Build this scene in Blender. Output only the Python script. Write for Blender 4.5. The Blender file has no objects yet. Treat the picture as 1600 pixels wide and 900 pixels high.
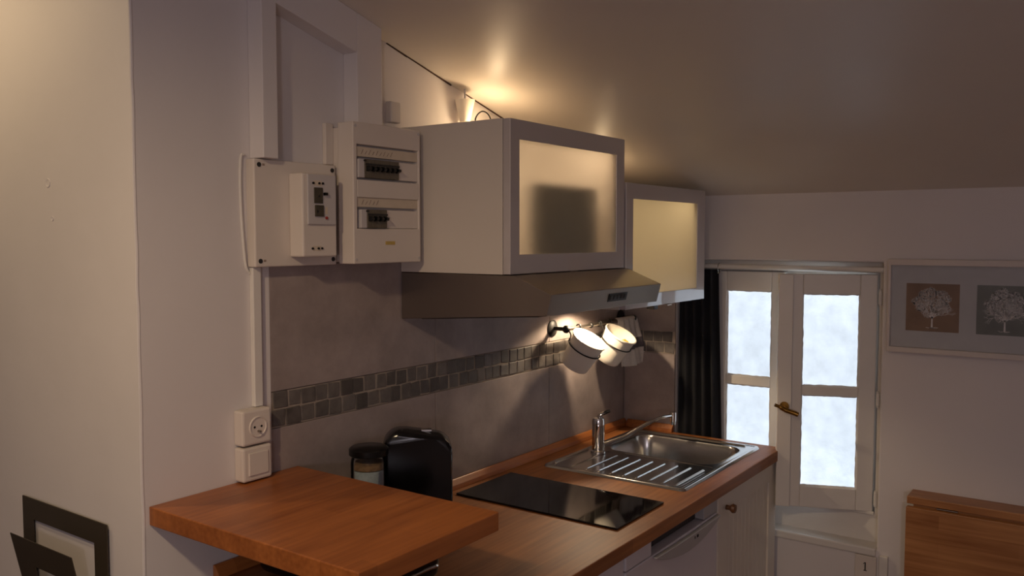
import bpy, bmesh, math, random
from mathutils import Vector, Matrix
random.seed(7)
S = bpy.context.scene
COL = S.collection
R_ = math.radians

# ------------------------------------------------------------------ camera
cd = bpy.data.cameras.new('camera'); cam = bpy.data.objects.new('camera', cd); COL.objects.link(cam)
cam.location = (0, -1.64, 1.66)
cam.rotation_euler = (R_(90 - 3.407), 0, R_(35.47 - 90))
cd.sensor_width = 36; cd.lens = 1350.7 / 1600 * 36; cd.clip_start = .02
S.camera = cam
# ------------------------------------------------------------------ world, exposure
S.view_settings.view_transform = 'Standard'; S.view_settings.look = 'None'
S.view_settings.exposure = 0.0; S.view_settings.gamma = 1; S.view_settings.use_curve_mapping = False
w = bpy.data.worlds.new('sky'); S.world = w; w.use_nodes = True
bg = w.node_tree.nodes['Background']; bg.inputs[0].default_value = (.82, .92, 1, 1); bg.inputs[1].default_value = 2.8

def lamp(name, kind, loc, energy, color, size=.05, target=None, angle=None, blend=.5):
    l = bpy.data.lights.new(name, kind); l.energy = energy; l.color = color
    if kind == 'AREA': l.size = size
    else: l.shadow_soft_size = size
    if angle: l.spot_size = R_(angle); l.spot_blend = blend
    o = bpy.data.objects.new(name, l); COL.objects.link(o); o.location = loc
    if target is not None:
        o.rotation_euler = (Vector(target) - Vector(loc)).to_track_quat('-Z', 'Y').to_euler()
    return o
WARM = (1, .74, .42); SOFT = (1, .74, .46)
lamp('room_spot', 'SPOT', (-.15, -.90, 2.38), 46, SOFT, .05, (1.45, -.30, .75), 78, 1)   # ceiling spot left of the camera, aimed at the bar top
lamp('wall_spot', 'SPOT', (.30, .72, 2.50), 20, WARM, .04, (.987, .42, 1.75), 105, 1)  # ceiling spot of the passage, washing the left wall
lamp('room_fill', 'POINT', (-1.3, -2.4, 1.55), 26, (.97, .87, .95), .12)           # unseen fill light added behind the camera for the room's ambient level

# ------------------------------------------------------------------ materials
def lin(c):
    return tuple(((v / 255) / 12.92 if v / 255 <= .04045 else ((v / 255 + .055) / 1.055) ** 2.4) for v in c) + (1,)
class NT:
    def __init__(s, name):
        s.m = bpy.data.materials.new(name); s.m.use_nodes = True; s.t = s.m.node_tree
        s.b = s.t.nodes['Principled BSDF']; s.out = s.t.nodes['Material Output']
    def n(s, typ, **kw):
        nd = s.t.nodes.new(typ)
        for k, v in kw.items():
            if isinstance(k, str) and hasattr(nd, k): setattr(nd, k, v)
        return nd
    def l(s, a, b): s.t.links.new(a, b)
def mat(name, rgb, rough=.5, metal=0, noise=None, var=.0, bump=0, bscale=40, spec=.5, coat=0):
    q = NT(name); b = q.b; c = lin(rgb)
    b.inputs['Base Color'].default_value = c; b.inputs['Roughness'].default_value = rough
    b.inputs['Metallic'].default_value = metal; b.inputs['Specular IOR Level'].default_value = spec
    if coat: b.inputs['Coat Weight'].default_value = coat
    tc = q.n('ShaderNodeTexCoord')
    if noise:
        nz = q.n('ShaderNodeTexNoise'); nz.inputs['Scale'].default_value = noise; nz.inputs['Detail'].default_value = 5
        q.l(tc.outputs['Object'], nz.inputs['Vector'])
        cr = q.n('ShaderNodeValToRGB')
        cr.color_ramp.elements[0].position = .3; cr.color_ramp.elements[1].position = .7
        cr.color_ramp.elements[0].color = tuple(v * (1 - var) for v in c[:3]) + (1,)
        cr.color_ramp.elements[1].color = tuple(min(1, v * (1 + var)) for v in c[:3]) + (1,)
        q.l(nz.outputs['Fac'], cr.inputs['Fac']); q.l(cr.outputs['Color'], b.inputs['Base Color'])
    if bump:
        n2 = q.n('ShaderNodeTexNoise'); n2.inputs['Scale'].default_value = bscale; n2.inputs['Detail'].default_value = 4
        q.l(tc.outputs['Object'], n2.inputs['Vector'])
        bp = q.n('ShaderNodeBump'); bp.inputs['Strength'].default_value = bump; bp.inputs['Distance'].default_value = .01
        q.l(n2.outputs['Fac'], bp.inputs['Height']); q.l(bp.outputs['Normal'], b.inputs['Normal'])
    return q.m
def wood(name, dark, light, rough=.35, stave=(.32, .043), axis='X', coat=.1):
    """oiled butcher-block: staves of slightly different tone with grain along one axis"""
    q = NT(name); b = q.b; tc = q.n('ShaderNodeTexCoord')
    mp = q.n('ShaderNodeMapping'); q.l(tc.outputs['Object'], mp.inputs['Vector'])
    if axis == 'Y': mp.inputs['Rotation'].default_value = (0, 0, R_(90))
    if axis == 'YZ':                                              # grain along Y, staves stacked in Z
        sx = q.n('ShaderNodeSeparateXYZ'); cx = q.n('ShaderNodeCombineXYZ'); q.l(tc.outputs['Object'], sx.inputs[0])
        for a_, b_ in (('Y', 'X'), ('Z', 'Y'), ('X', 'Z')): q.l(sx.outputs[a_], cx.inputs[b_])
        q.l(cx.outputs[0], mp.inputs['Vector'])
    br = q.n('ShaderNodeTexBrick'); q.l(mp.outputs['Vector'], br.inputs['Vector'])
    br.inputs['Scale'].default_value = 1; br.inputs['Brick Width'].default_value = stave[0]
    br.inputs['Row Height'].default_value = stave[1]; br.inputs['Mortar Size'].default_value = .0004
    br.inputs['Color1'].default_value = (.15, .15, .15, 1); br.inputs['Color2'].default_value = (.85, .85, .85, 1)
    br.inputs['Mortar'].default_value = (.1, .1, .1, 1); br.offset = .37
    m2 = q.n('ShaderNodeMapping'); m2.inputs['Scale'].default_value = (3, 55, 55); q.l(mp.outputs['Vector'], m2.inputs['Vector'])
    nz = q.n('ShaderNodeTexNoise'); nz.inputs['Scale'].default_value = 1.6; nz.inputs['Detail'].default_value = 6; q.l(m2.outputs['Vector'], nz.inputs['Vector'])
    m3 = q.n('ShaderNodeMapping'); m3.inputs['Scale'].default_value = (2.2, 9, 9); q.l(mp.outputs['Vector'], m3.inputs['Vector'])
    n3 = q.n('ShaderNodeTexNoise'); n3.inputs['Scale'].default_value = 1.5; n3.inputs['Detail'].default_value = 2; q.l(m3.outputs['Vector'], n3.inputs['Vector'])
    a = q.n('ShaderNodeMath'); a.operation = 'MULTIPLY_ADD'; a.inputs[1].default_value = .45
    q.l(br.outputs['Color'], a.inputs[0]); q.l(nz.outputs['Fac'], a.inputs[2])
    a2 = q.n('ShaderNodeMath'); a2.operation = 'ADD'; q.l(a.outputs[0], a2.inputs[0]); q.l(n3.outputs['Fac'], a2.inputs[1])
    a3 = q.n('ShaderNodeMapRange'); a3.inputs[1].default_value = .75; a3.inputs[2].default_value = 1.75; q.l(a2.outputs[0], a3.inputs[0])
    cr = q.n('ShaderNodeValToRGB'); cr.color_ramp.elements[0].color = lin(dark); cr.color_ramp.elements[1].color = lin(light)
    q.l(a3.outputs[0], cr.inputs['Fac']); q.l(cr.outputs['Color'], b.inputs['Base Color'])
    b.inputs['Roughness'].default_value = rough; b.inputs['Coat Weight'].default_value = coat; b.inputs['Coat Roughness'].default_value = .3
    return q.m
def stone(name, rgb, var, rough=.55, rnd=.35, scale=9):
    """tile: mottled, with a tone of its own per object"""
    q = NT(name); b = q.b; tc = q.n('ShaderNodeTexCoord'); oi = q.n('ShaderNodeObjectInfo')
    nz = q.n('ShaderNodeTexNoise'); nz.inputs['Scale'].default_value = scale; nz.inputs['Detail'].default_value = 8; nz.inputs['Roughness'].default_value = .65
    q.l(tc.outputs['Object'], nz.inputs['Vector'])
    mr = q.n('ShaderNodeMapRange'); mr.inputs[1].default_value = .3; mr.inputs[2].default_value = .7; mr.inputs[3].default_value = 1 - var; mr.inputs[4].default_value = 1 + var
    q.l(nz.outputs['Fac'], mr.inputs[0])
    m2 = q.n('ShaderNodeMapRange'); m2.inputs[3].default_value = 1 - rnd; m2.inputs[4].default_value = 1 + rnd; q.l(oi.outputs['Random'], m2.inputs[0])
    mu = q.n('ShaderNodeMath'); mu.operation = 'MULTIPLY'; q.l(mr.outputs[0], mu.inputs[0]); q.l(m2.outputs[0], mu.inputs[1])
    vm = q.n('ShaderNodeVectorMath'); vm.operation = 'SCALE'; vm.inputs[0].default_value = lin(rgb)[:3]; q.l(mu.outputs[0], vm.inputs['Scale'])
    q.l(vm.outputs[0], b.inputs['Base Color']); b.inputs['Roughness'].default_value = rough
    bp = q.n('ShaderNodeBump'); bp.inputs['Strength'].default_value = .25; bp.inputs['Distance'].default_value = .004
    q.l(nz.outputs['Fac'], bp.inputs['Height']); q.l(bp.outputs['Normal'], b.inputs['Normal'])
    return q.m
def brushed(name, rgb, rough, scale=(2, 2, 200), var=.12):
    q = NT(name); b = q.b; b.inputs['Metallic'].default_value = 1; b.inputs['Base Color'].default_value = lin(rgb)
    tc = q.n('ShaderNodeTexCoord'); mp = q.n('ShaderNodeMapping'); mp.inputs['Scale'].default_value = scale
    nz = q.n('ShaderNodeTexNoise'); nz.inputs['Scale'].default_value = 3; q.l(tc.outputs['Object'], mp.inputs['Vector']); q.l(mp.outputs['Vector'], nz.inputs['Vector'])
    mr = q.n('ShaderNodeMapRange'); mr.inputs[3].default_value = rough - var; mr.inputs[4].default_value = rough + var
    q.l(nz.outputs['Fac'], mr.inputs[0]); q.l(mr.outputs[0], b.inputs['Roughness'])
    return q.m
def clear_glass(name, tint=(1, 1, 1, 1), ior=1.45):
    q = NT(name); q.t.nodes.remove(q.b)
    tr = q.n('ShaderNodeBsdfTransparent'); tr.inputs[0].default_value = tint
    gl = q.n('ShaderNodeBsdfGlossy'); gl.inputs['Roughness'].default_value = .03
    fr = q.n('ShaderNodeFresnel'); fr.inputs[0].default_value = ior
    mx = q.n('ShaderNodeMixShader'); q.l(fr.outputs[0], mx.inputs[0]); q.l(tr.outputs[0], mx.inputs[1]); q.l(gl.outputs[0], mx.inputs[2])
    q.l(mx.outputs[0], q.out.inputs['Surface']); return q.m
def frosted_glass(name, rgb):
    q = NT(name); b = q.b
    b.inputs['Base Color'].default_value = lin(rgb); b.inputs['Roughness'].default_value = .42; b.inputs['IOR'].default_value = 1.25
    b.inputs['Transmission Weight'].default_value = .88
    tc = q.n('ShaderNodeTexCoord'); nz = q.n('ShaderNodeTexNoise'); nz.inputs['Scale'].default_value = 300
    q.l(tc.outputs['Object'], nz.inputs['Vector'])
    mr = q.n('ShaderNodeMapRange'); mr.inputs[3].default_value = .38; mr.inputs[4].default_value = .46
    q.l(nz.outputs['Fac'], mr.inputs[0]); q.l(mr.outputs[0], b.inputs['Roughness'])
    return q.m

M = {}
M['wall'] = mat('white_wall_paint', (222, 216, 214), .6, noise=2.5, var=.03, bump=.12, bscale=14)
M['ceiling'] = mat('satin_ceiling_paint', (222, 214, 204), .42, noise=2, var=.03, bump=.04, bscale=9)
M['trimwhite'] = mat('white_gloss_paint', (224, 219, 212), .4, noise=9, var=.03, bump=.08, bscale=30)
M['crack'] = mat('brown_gap_filler', (70, 48, 34), .9, noise=30, var=.4)
M['floor'] = wood('floor_boards', (92, 60, 38), (140, 98, 64), .45, (1.2, .12))
M['outside'] = mat('rough_outdoor_render', (216, 219, 224), .9, noise=13, var=.10, bump=1, bscale=16)
M['tile'] = stone('greige_stone_tile', (154, 141, 137), .22, .5, .06, 8)
M['mosaic'] = stone('tumbled_slate_mosaic', (98, 92, 88), .32, .55, .33, 28)
M['grout'] = mat('pale_grout', (160, 148, 136), .9, noise=60, var=.1)
M['worktop'] = wood('oiled_worktop', (116, 64, 28), (180, 116, 62), .5, (.5, .045), coat=0)
M['bartop'] = wood('oiled_bar_top', (124, 66, 28), (184, 112, 58), .38, (.42, .055), coat=0)
M['upstandwood'] = wood('lamplit_upstand', (140, 78, 36), (200, 128, 68), .4, (.9, .2), coat=0)  # lighter, more orange than the worktop: the puck lamp's glow put into the colour
M['birch'] = wood('birch_table_wood', (138, 84, 42), (204, 146, 92), .4, (.35, .045), 'YZ')
M['melamine'] = mat('white_melamine', (212, 203, 192), .4, noise=3, var=.02)
M['doorframe'] = mat('silver_white_frame', (196, 188, 186), .35, metal=.1, noise=3, var=.02, coat=1)
for k_, v_ in (('Coat Roughness', .03), ('Coat IOR', 1.75)): M['doorframe'].node_tree.nodes['Principled BSDF'].inputs[k_].default_value = v_
M['frost'] = frosted_glass('frosted_glass', (238, 232, 212))
M['steel'] = brushed('brushed_steel', (156, 146, 136), .33, (2, 2, 60), .006)
M['sinksteel'] = brushed('sink_steel', (190, 188, 186), .22, (60, 60, 60), .05)
M['chrome'] = mat('chrome', (215, 213, 210), .08, 1, noise=40, var=.02)
M['black'] = mat('black_plastic', (12, 12, 12), .28, noise=30, var=.2)
M['blackgloss'] = mat('black_gloss_plastic', (8, 8, 9), .16, noise=30, var=.2)
M['blackiron'] = mat('black_iron', (16, 15, 14), .45, noise=60, var=.3)
M['hob'] = mat('black_glass_ceramic', (6, 6, 7), .05, noise=30, var=.2)
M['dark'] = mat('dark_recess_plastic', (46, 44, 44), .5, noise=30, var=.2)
M['plastic'] = mat('aged_white_plastic', (218, 208, 198), .42, noise=8, var=.03)
M['plasticgrey'] = mat('grey_white_plastic', (196, 190, 188), .42, noise=8, var=.03)
M['breaker'] = mat('grey_breaker_body', (96, 88, 74), .5, noise=30, var=.12)
M['meter'] = mat('dark_meter_glass', (74, 68, 56), .2, noise=40, var=.2)
M['paper'] = mat('label_paper', (206, 192, 172), .7, noise=40, var=.05)
M['ink'] = mat('pencil_ink', (150, 132, 118), .8, noise=90, var=.2)
M['blackink'] = mat('black_print', (24, 22, 22), .7, noise=90, var=.2)
M['yellow'] = mat('yellow_sticker', (196, 168, 92), .6, noise=50, var=.1)
M['red'] = mat('red_button', (150, 52, 44), .5, noise=50, var=.1)
M['pot'] = mat('white_pot_plastic', (236, 230, 218), .35, noise=20, var=.02)
M['sponge'] = mat('yellow_sponge', (214, 186, 70), .9, noise=120, var=.2, bump=.5, bscale=200)
M['towel'] = mat('white_cotton', (214, 206, 198), .95, noise=150, var=.06, bump=.4, bscale=400)
M['towelgrey'] = mat('grey_woven_stripe', (110, 102, 104), .95, noise=150, var=.1, bump=.4, bscale=400)
M['brass'] = mat('aged_brass', (150, 112, 52), .3, 1, noise=40, var=.2)
M['knobwood'] = mat('brown_wood_knob', (104, 66, 38), .4, noise=30, var=.2)
M['curtain'] = cloth = mat('charcoal_curtain_cloth', (44, 45, 50), .9, noise=60, var=.15, bump=.3, bscale=500)
nt_ = cloth.node_tree; tl_ = nt_.nodes.new('ShaderNodeBsdfTranslucent'); tl_.inputs[0].default_value = (.10, .12, .16, 1)
ad_ = nt_.nodes.new('ShaderNodeMixShader'); ad_.inputs[0].default_value = .35; o_ = nt_.nodes['Material Output']
nt_.links.new(nt_.nodes['Principled BSDF'].outputs[0], ad_.inputs[1]); nt_.links.new(tl_.outputs[0], ad_.inputs[2]); nt_.links.new(ad_.outputs[0], o_.inputs['Surface'])
M['cabinet'] = mat('cream_painted_wood', (224, 215, 200), .4, noise=5, var=.02)
M['enamel'] = mat('white_enamel', (220, 213, 216), .35, noise=5, var=.02)
M['enamelgrey'] = mat('grey_enamel', (172, 168, 168), .35, noise=5, var=.02)
M['rack'] = mat('dark_bronze_sheet_metal', (62, 54, 42), .5, .1, noise=12, var=.06)
M['mat'] = mat('grey_picture_mount', (206, 202, 198), .85, noise=30, var=.03)
M['printbrown'] = mat('brown_print_paper', (150, 120, 94), .8, noise=15, var=.15)
M['printgreen'] = mat('grey_green_print_paper', (128, 130, 122), .8, noise=15, var=.15)
M['treeink'] = mat('pale_tree_ink', (246, 236, 228), .8, noise=60, var=.12)
M['frame'] = mat('white_frame_wood', (216, 206, 198), .4, noise=10, var=.02)
M['pane'] = clear_glass('window_pane_glass')
M['jar'] = clear_glass('jar_glass', (.95, .97, .97, 1), 1.2)
M['coffee'] = mat('ground_coffee', (128, 98, 70), .9, noise=90, var=.3)
M['sugar'] = mat('pale_blue_grey_granules', (168, 176, 184), .9, noise=120, var=.12)
M['shade'] = mat('white_lamp_shade', (240, 232, 216), .5, noise=9, var=.02)
M['housing'] = mat('dark_extractor_housing', (38, 35, 34), .55, noise=20, var=.1)

# ------------------------------------------------------------------ mesh helpers
OFF = {}
def BM(): return bmesh.new()
def box(bm, x0, x1, y0, y1, z0, z1, f=None):
    vs = [bm.verts.new(f(x, y, z) if f else (x, y, z)) for z in (z0, z1) for y in (y0, y1) for x in (x0, x1)]
    for q in ((0, 2, 3, 1), (4, 5, 7, 6), (0, 1, 5, 4), (2, 6, 7, 3), (0, 4, 6, 2), (1, 3, 7, 5)):
        bm.faces.new([vs[i] for i in q])
    return bm
def B(x0, x1, y0, y1, z0, z1, f=None): return box(BM(), x0, x1, y0, y1, z0, z1, f)
def prism(bm, pts, a, b, axis):
    """polygon pts (2-D) extruded from a to b along axis"""
    def P(p, t): return {'x': (t, p[0], p[1]), 'y': (p[0], t, p[1]), 'z': (p[0], p[1], t)}[axis]
    A = [bm.verts.new(P(p, a)) for p in pts]; Bv = [bm.verts.new(P(p, b)) for p in pts]; n = len(pts)
    bm.faces.new(A); bm.faces.new(Bv[::-1])
    for i in range(n): bm.faces.new([A[i], Bv[i], Bv[(i + 1) % n], A[(i + 1) % n]])
    return bm
def slab_hole(outer, inner, f, t0, t1):
    """plate with a rectangular hole; outer/inner = (a0,a1,b0,b1); f maps (a,b,t) to space"""
    bm = BM(); A = (outer[0], inner[0], inner[1], outer[1]); Bb = (outer[2], inner[2], inner[3], outer[3])
    V = {(i, j, k): bm.verts.new(f(A[i], Bb[j], (t0, t1)[k])) for i in range(4) for j in range(4) for k in range(2)}
    for i in range(3):
        for j in range(3):
            if (i, j) == (1, 1): continue
            for k in range(2): bm.faces.new([V[i, j, k], V[i + 1, j, k], V[i + 1, j + 1, k], V[i, j + 1, k]])
    ring = [(0, 0), (1, 0), (2, 0), (3, 0), (3, 1), (3, 2), (3, 3), (2, 3), (1, 3), (0, 3), (0, 2), (0, 1)]
    for r in (ring, [(1, 1), (2, 1), (2, 2), (1, 2)]):
        for q in range(len(r)):
            a, b = r[q], r[(q + 1) % len(r)]
            bm.faces.new([V[a + (0,)], V[b + (0,)], V[b + (1,)], V[a + (1,)]])
    return bm
def frame_of(d):
    d = Vector(d).normalized(); u = d.orthogonal().normalized(); return u, d.cross(u)
def cyl(bm, a, b, r0, r1=None, n=20, caps=True):
    a, b = Vector(a), Vector(b); r1 = r0 if r1 is None else r1; u, v = frame_of(b - a)
    A = [bm.verts.new(a + (u * math.cos(t) + v * math.sin(t)) * r0) for t in (2 * math.pi * i / n for i in range(n))]
    Bv = [bm.verts.new(b + (u * math.cos(t) + v * math.sin(t)) * r1) for t in (2 * math.pi * i / n for i in range(n))]
    for i in range(n): bm.faces.new([A[i], A[(i + 1) % n], Bv[(i + 1) % n], Bv[i]])
    if caps: bm.faces.new(A[::-1]); bm.faces.new(Bv)
    return bm
def tube(bm, pts, r, n=10, closed=False):
    pts = [Vector(p) for p in pts]; N = len(pts); rings = []; u = None
    for i, p in enumerate(pts):
        d = (pts[(i + 1) % N] - pts[i - 1]) if closed else (pts[min(i + 1, N - 1)] - pts[max(i - 1, 0)])
        d.normalize()
        u = d.orthogonal().normalized() if u is None else (u - d * u.dot(d)).normalized()
        v = d.cross(u)
        rr = r[i] if isinstance(r, (list, tuple)) else r
        rings.append([bm.verts.new(p + (u * math.cos(t) + v * math.sin(t)) * rr) for t in (2 * math.pi * k / n for k in range(n))])
    for i in range(N if closed else N - 1):
        A, Bv = rings[i], rings[(i + 1) % N]
        for k in range(n): bm.faces.new([A[k], A[(k + 1) % n], Bv[(k + 1) % n], Bv[k]])
    if not closed: bm.faces.new(rings[0][::-1]); bm.faces.new(rings[-1])
    return bm
def smooth_path(pts, n=8):
    pts = [Vector(p) for p in pts]; out = []
    P = [pts[0]] + pts + [pts[-1]]
    for i in range(1, len(P) - 2):
        for k in range(n):
            t = k / n; a, b, c, d = P[i - 1], P[i], P[i + 1], P[i + 2]
            out.append(.5 * ((2 * b) + (c - a) * t + (2 * a - 5 * b + 4 * c - d) * t * t + (3 * b - a - 3 * c + d) * t ** 3))
    return out + [pts[-1]]
def lathe(bm, prof, mtx=Matrix(), n=32):
    """prof = [(r,z)...] turned about local z, then placed with mtx"""
    rings = []
    for r, z in prof:
        rings.append([bm.verts.new(mtx @ Vector((max(r, 1e-4) * math.cos(t), max(r, 1e-4) * math.sin(t), z))) for t in (2 * math.pi * k / n for k in range(n))])
    for A, Bv in zip(rings, rings[1:]):
        for k in range(n): bm.faces.new([A[k], A[(k + 1) % n], Bv[(k + 1) % n], Bv[k]])
    bm.faces.new(rings[0][::-1]); bm.faces.new(rings[-1])
    return bm
def obj(name, bm, m, parent=None, bevel=0, smooth=False, loc=None, seg=2):
    """ONE mesh object; bm is in room coordinates"""
    off = Vector(OFF[parent.name]) if parent else Vector(loc or (0, 0, 0))
    for v in bm.verts: v.co -= off
    bmesh.ops.recalc_face_normals(bm, faces=bm.faces)
    me = bpy.data.meshes.new(name); bm.to_mesh(me); bm.free()
    o = bpy.data.objects.new(name, me); COL.objects.link(o)
    if m: me.materials.append(M[m])
    if parent: o.parent = parent
    else: o.location = off
    OFF[o.name] = tuple(off)
    if smooth:
        for p in me.polygons: p.use_smooth = True
    if bevel:
        bv = o.modifiers.new('bevel', 'BEVEL'); bv.width = bevel; bv.segments = seg; bv.limit_method = 'ANGLE'; bv.angle_limit = R_(40)
    if smooth:
        try: me.set_sharp_from_angle(angle=R_(38))
        except Exception: pass
    return o
def tag(o, label, cat, group=None):
    o['label'] = label; o['category'] = cat
    if group: o['group'] = group
    return o
def thing(name, loc, label, cat, group=None):
    o = bpy.data.objects.new(name, None); COL.objects.link(o); o.location = loc; o.empty_display_size = .05
    OFF[o.name] = tuple(loc); return tag(o, label, cat, group)
def struct(name, bm, m, parent=None, bevel=0, smooth=False, loc=None):
    o = obj(name, bm, m, parent, bevel, smooth, loc)
    if not parent: o['kind'] = 'structure'
    return o

# ================================================================== THE ROOM
XW = 3.088                                    # window wall
def ceil(x): return 1.813 + .2667 * (XW - x)
struct('floor', B(-2.7, XW, -3.4, 2.6, -.1, 0), 'floor')
bm = BM(); prism(bm, [(-2.8, ceil(-2.8)), (3.4, ceil(3.4)), (3.4, ceil(3.4) + .15), (-2.8, ceil(-2.8) + .15)], -3.5, 2.7, 'y')
struct('ceiling', bm, 'ceiling')
def under(x0, x1, y0, y1, z0=0):
    bm = BM(); prism(bm, [(x0, z0), (x1, z0), (x1, ceil(x1)), (x0, ceil(x0))], y0, y1, 'y'); return bm
wall_back = struct('wall_back', under(.987, 3.3, .012, .16), 'wall')
# plastered skin left of the tiles, flush with the tile faces, and above the tiles
struct('plaster_skin', under(.987, 1.319, 0, .012), 'wall', wall_back)
bm = BM(); prism(bm, [(1.319, 1.595), (3.3, 1.595), (3.3, ceil(3.3)), (1.319, ceil(1.319))], 0, .012, 'y')
struct('plaster_skin', bm, 'wall', wall_back)
bm = BM(); prism(bm, [(.16, 0), (2.6, 0), (2.6, ceil(.987)), (.16, ceil(.987))], .987, 1.12, 'x')
wall_left = struct('wall_left', bm, 'wall')
struct('wall_rear', under(-2.7, XW, -3.4, -3.3), 'wall')
struct('wall_far', under(-2.7, 1.12, 2.5, 2.6), 'wall')
bm = BM(); prism(bm, [(-3.4, 0), (2.6, 0), (2.6, ceil(-2.6)), (-3.4, ceil(-2.6))], -2.7, -2.6, 'x')
struct('wall_end', bm, 'wall')
wall_right = struct('wall_right', slab_hole((-3.4, .16, 0, ceil(XW) + .02), (-.972, -.222, .585, 1.573), lambda a, b, t: (t, a, b), XW, XW + .24), 'wall', bevel=.006)
# rounded, hand-plastered corner bead where the left wall meets the kitchen wall
pts = [(.9895 + random.uniform(-.0010, .0010), .003, .3 + i * .06) for i in range(36)]
struct('trim_1', tube(BM(), smooth_path(pts, 3), .0042, 8), 'wall', smooth=True)
# brown gap between ceiling and kitchen wall
for (xa, xb, n) in ((1.72, 1.80, 'trim_2'), (1.80, 1.99, 'trim_3'), (2.06, 2.26, 'trim_4')):
    bm = BM(); t = .0035
    prism(bm, [(xa, ceil(xa) - .002), (xb, ceil(xb) - t), (xb, ceil(xb) + .004), (xa, ceil(xa) + .004)], -.004, .001, 'y')
    struct(n, bm, 'crack')
# small chips in the left wall's plaster
for (y, z, a) in ((.345, 1.78, .012), (.33, 1.70, .006)):
    m = Matrix.Translation((.987, y, z)) @ Matrix.Rotation(R_(-90), 4, 'Y')
    struct('plaster_chip', lathe(BM(), [(a, -.001), (a * .8, .0012), (a * .5, .0004), (.001, .0002)], m, 9), 'wall', wall_left)

# ---- boarded frame above the fuse boxes (5 cm proud of the wall)
zc = 1.70
tr = thing('trim_5', (1.27, 0, zc), 'white painted board frame around a sloped recess above the fuse boxes', 'trim'); tr['kind'] = 'structure'
for k in ('label', 'category'): del tr[k]
F = -.05
bm = BM(); prism(bm, [(1.270, 1.8375), (1.312, 1.8375), (1.312, ceil(1.312)), (1.270, ceil(1.270))], F, -.0004, 'y'); obj('board', bm, 'wall', tr, .002)
bm = BM(); prism(bm, [(1.563, 1.9315), (1.652, 1.9315), (1.652, ceil(1.652)), (1.563, ceil(1.563))], F, -.0004, 'y'); obj('board', bm, 'wall', tr, .002)
bm = BM(); prism(bm, [(1.3115, 2.188), (1.5635, 2.120), (1.5635, ceil(1.5635)), (1.3115, ceil(1.3115))], F, -.0004, 'y'); obj('board', bm, 'wall', tr, .002)

# ---- wall tiles: big greige tiles with a two-row mosaic border
TB = .008
def tile_panel(parent, a0, a1, z0, z1, f):
    g = .0012
    obj('tile', box(BM(), a0 + g, a1 - g, 0, TB, z0 + g, z1 - g, f), 'tile', parent, .0012)
fb = lambda a, y, z: (a, .0005 + y, z)
struct('grout_bed', B(1.319, 3.30, .007, .0125, .86, 1.595), 'grout', wall_back)
struct('grout_strip', B(1.319, 3.086, .0032, .0068, 1.2045, 1.2905), 'grout', wall_back)
for a0, a1 in ((1.319, 1.917), (1.917, 2.527), (2.527, 3.086)):
    tile_panel(wall_back, a0, a1, .86, 1.204, fb); tile_panel(wall_back, a0, a1, 1.291, 1.594, fb)
wr = lambda a, y, z: (XW - .0095 + y + .0005, a, z)
struct('grout_bed', B(XW - .003, XW + .001, -.2215, 0, .86, 1.50), 'grout', wall_right)
struct('grout_strip', B(XW - .0062, XW - .0032, -.2215, 0, 1.2045, 1.2905), 'grout', wall_right)
tile_panel(wall_right, -.2215, -.001, .86, 1.204, wr); tile_panel(wall_right, -.2215, -.001, 1.291, 1.498, wr)
def mosaic(parent, a0, a1, f, k=0):
    for row in range(2):
        a = a0 + random.uniform(0, .012) * row
        while a < a1 - .012:
            wd = min(random.uniform(.039, .048), a1 - a); zb = 1.2055 + row * .0425
            j = [random.uniform(-.0022, .0022) for _ in range(8)]; d = random.uniform(-.001, .0016)
            q = [(a + .0016 + j[0], zb + .0018 + j[1]), (a + wd - .0016 + j[2], zb + .0018 + j[3]), (a + wd - .0016 + j[4], zb + .0405 + j[5]), (a + .0016 + j[6], zb + .0405 + j[7])]
            bm = BM(); A = [bm.verts.new(f(p[0], d, p[1])) for p in q]; Bv = [bm.verts.new(f(p[0], TB, p[1])) for p in q]
            bm.faces.new(A); bm.faces.new(Bv[::-1])
            for i in range(4): bm.faces.new([A[i], A[(i + 1) % 4], Bv[(i + 1) % 4], Bv[i]])
            obj('mosaic_tile', bm, 'mosaic', parent, .0022)
            a += wd
mosaic(wall_back, 1.320, 3.08, fb); mosaic(wall_right, -.2215, -.012, wr)
# ---- outdoors: rendered wall of the house opposite
struct('wall_outside', B(4.25, 4.5, -5, 3.5, -2.5, 4.0), 'outside')

# ================================================================== WINDOW
win = thing('window_1', (3.17, -.62, .585), '', 'w'); win['kind'] = 'structure'
for k in ('label', 'category'): del win[k]
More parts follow.
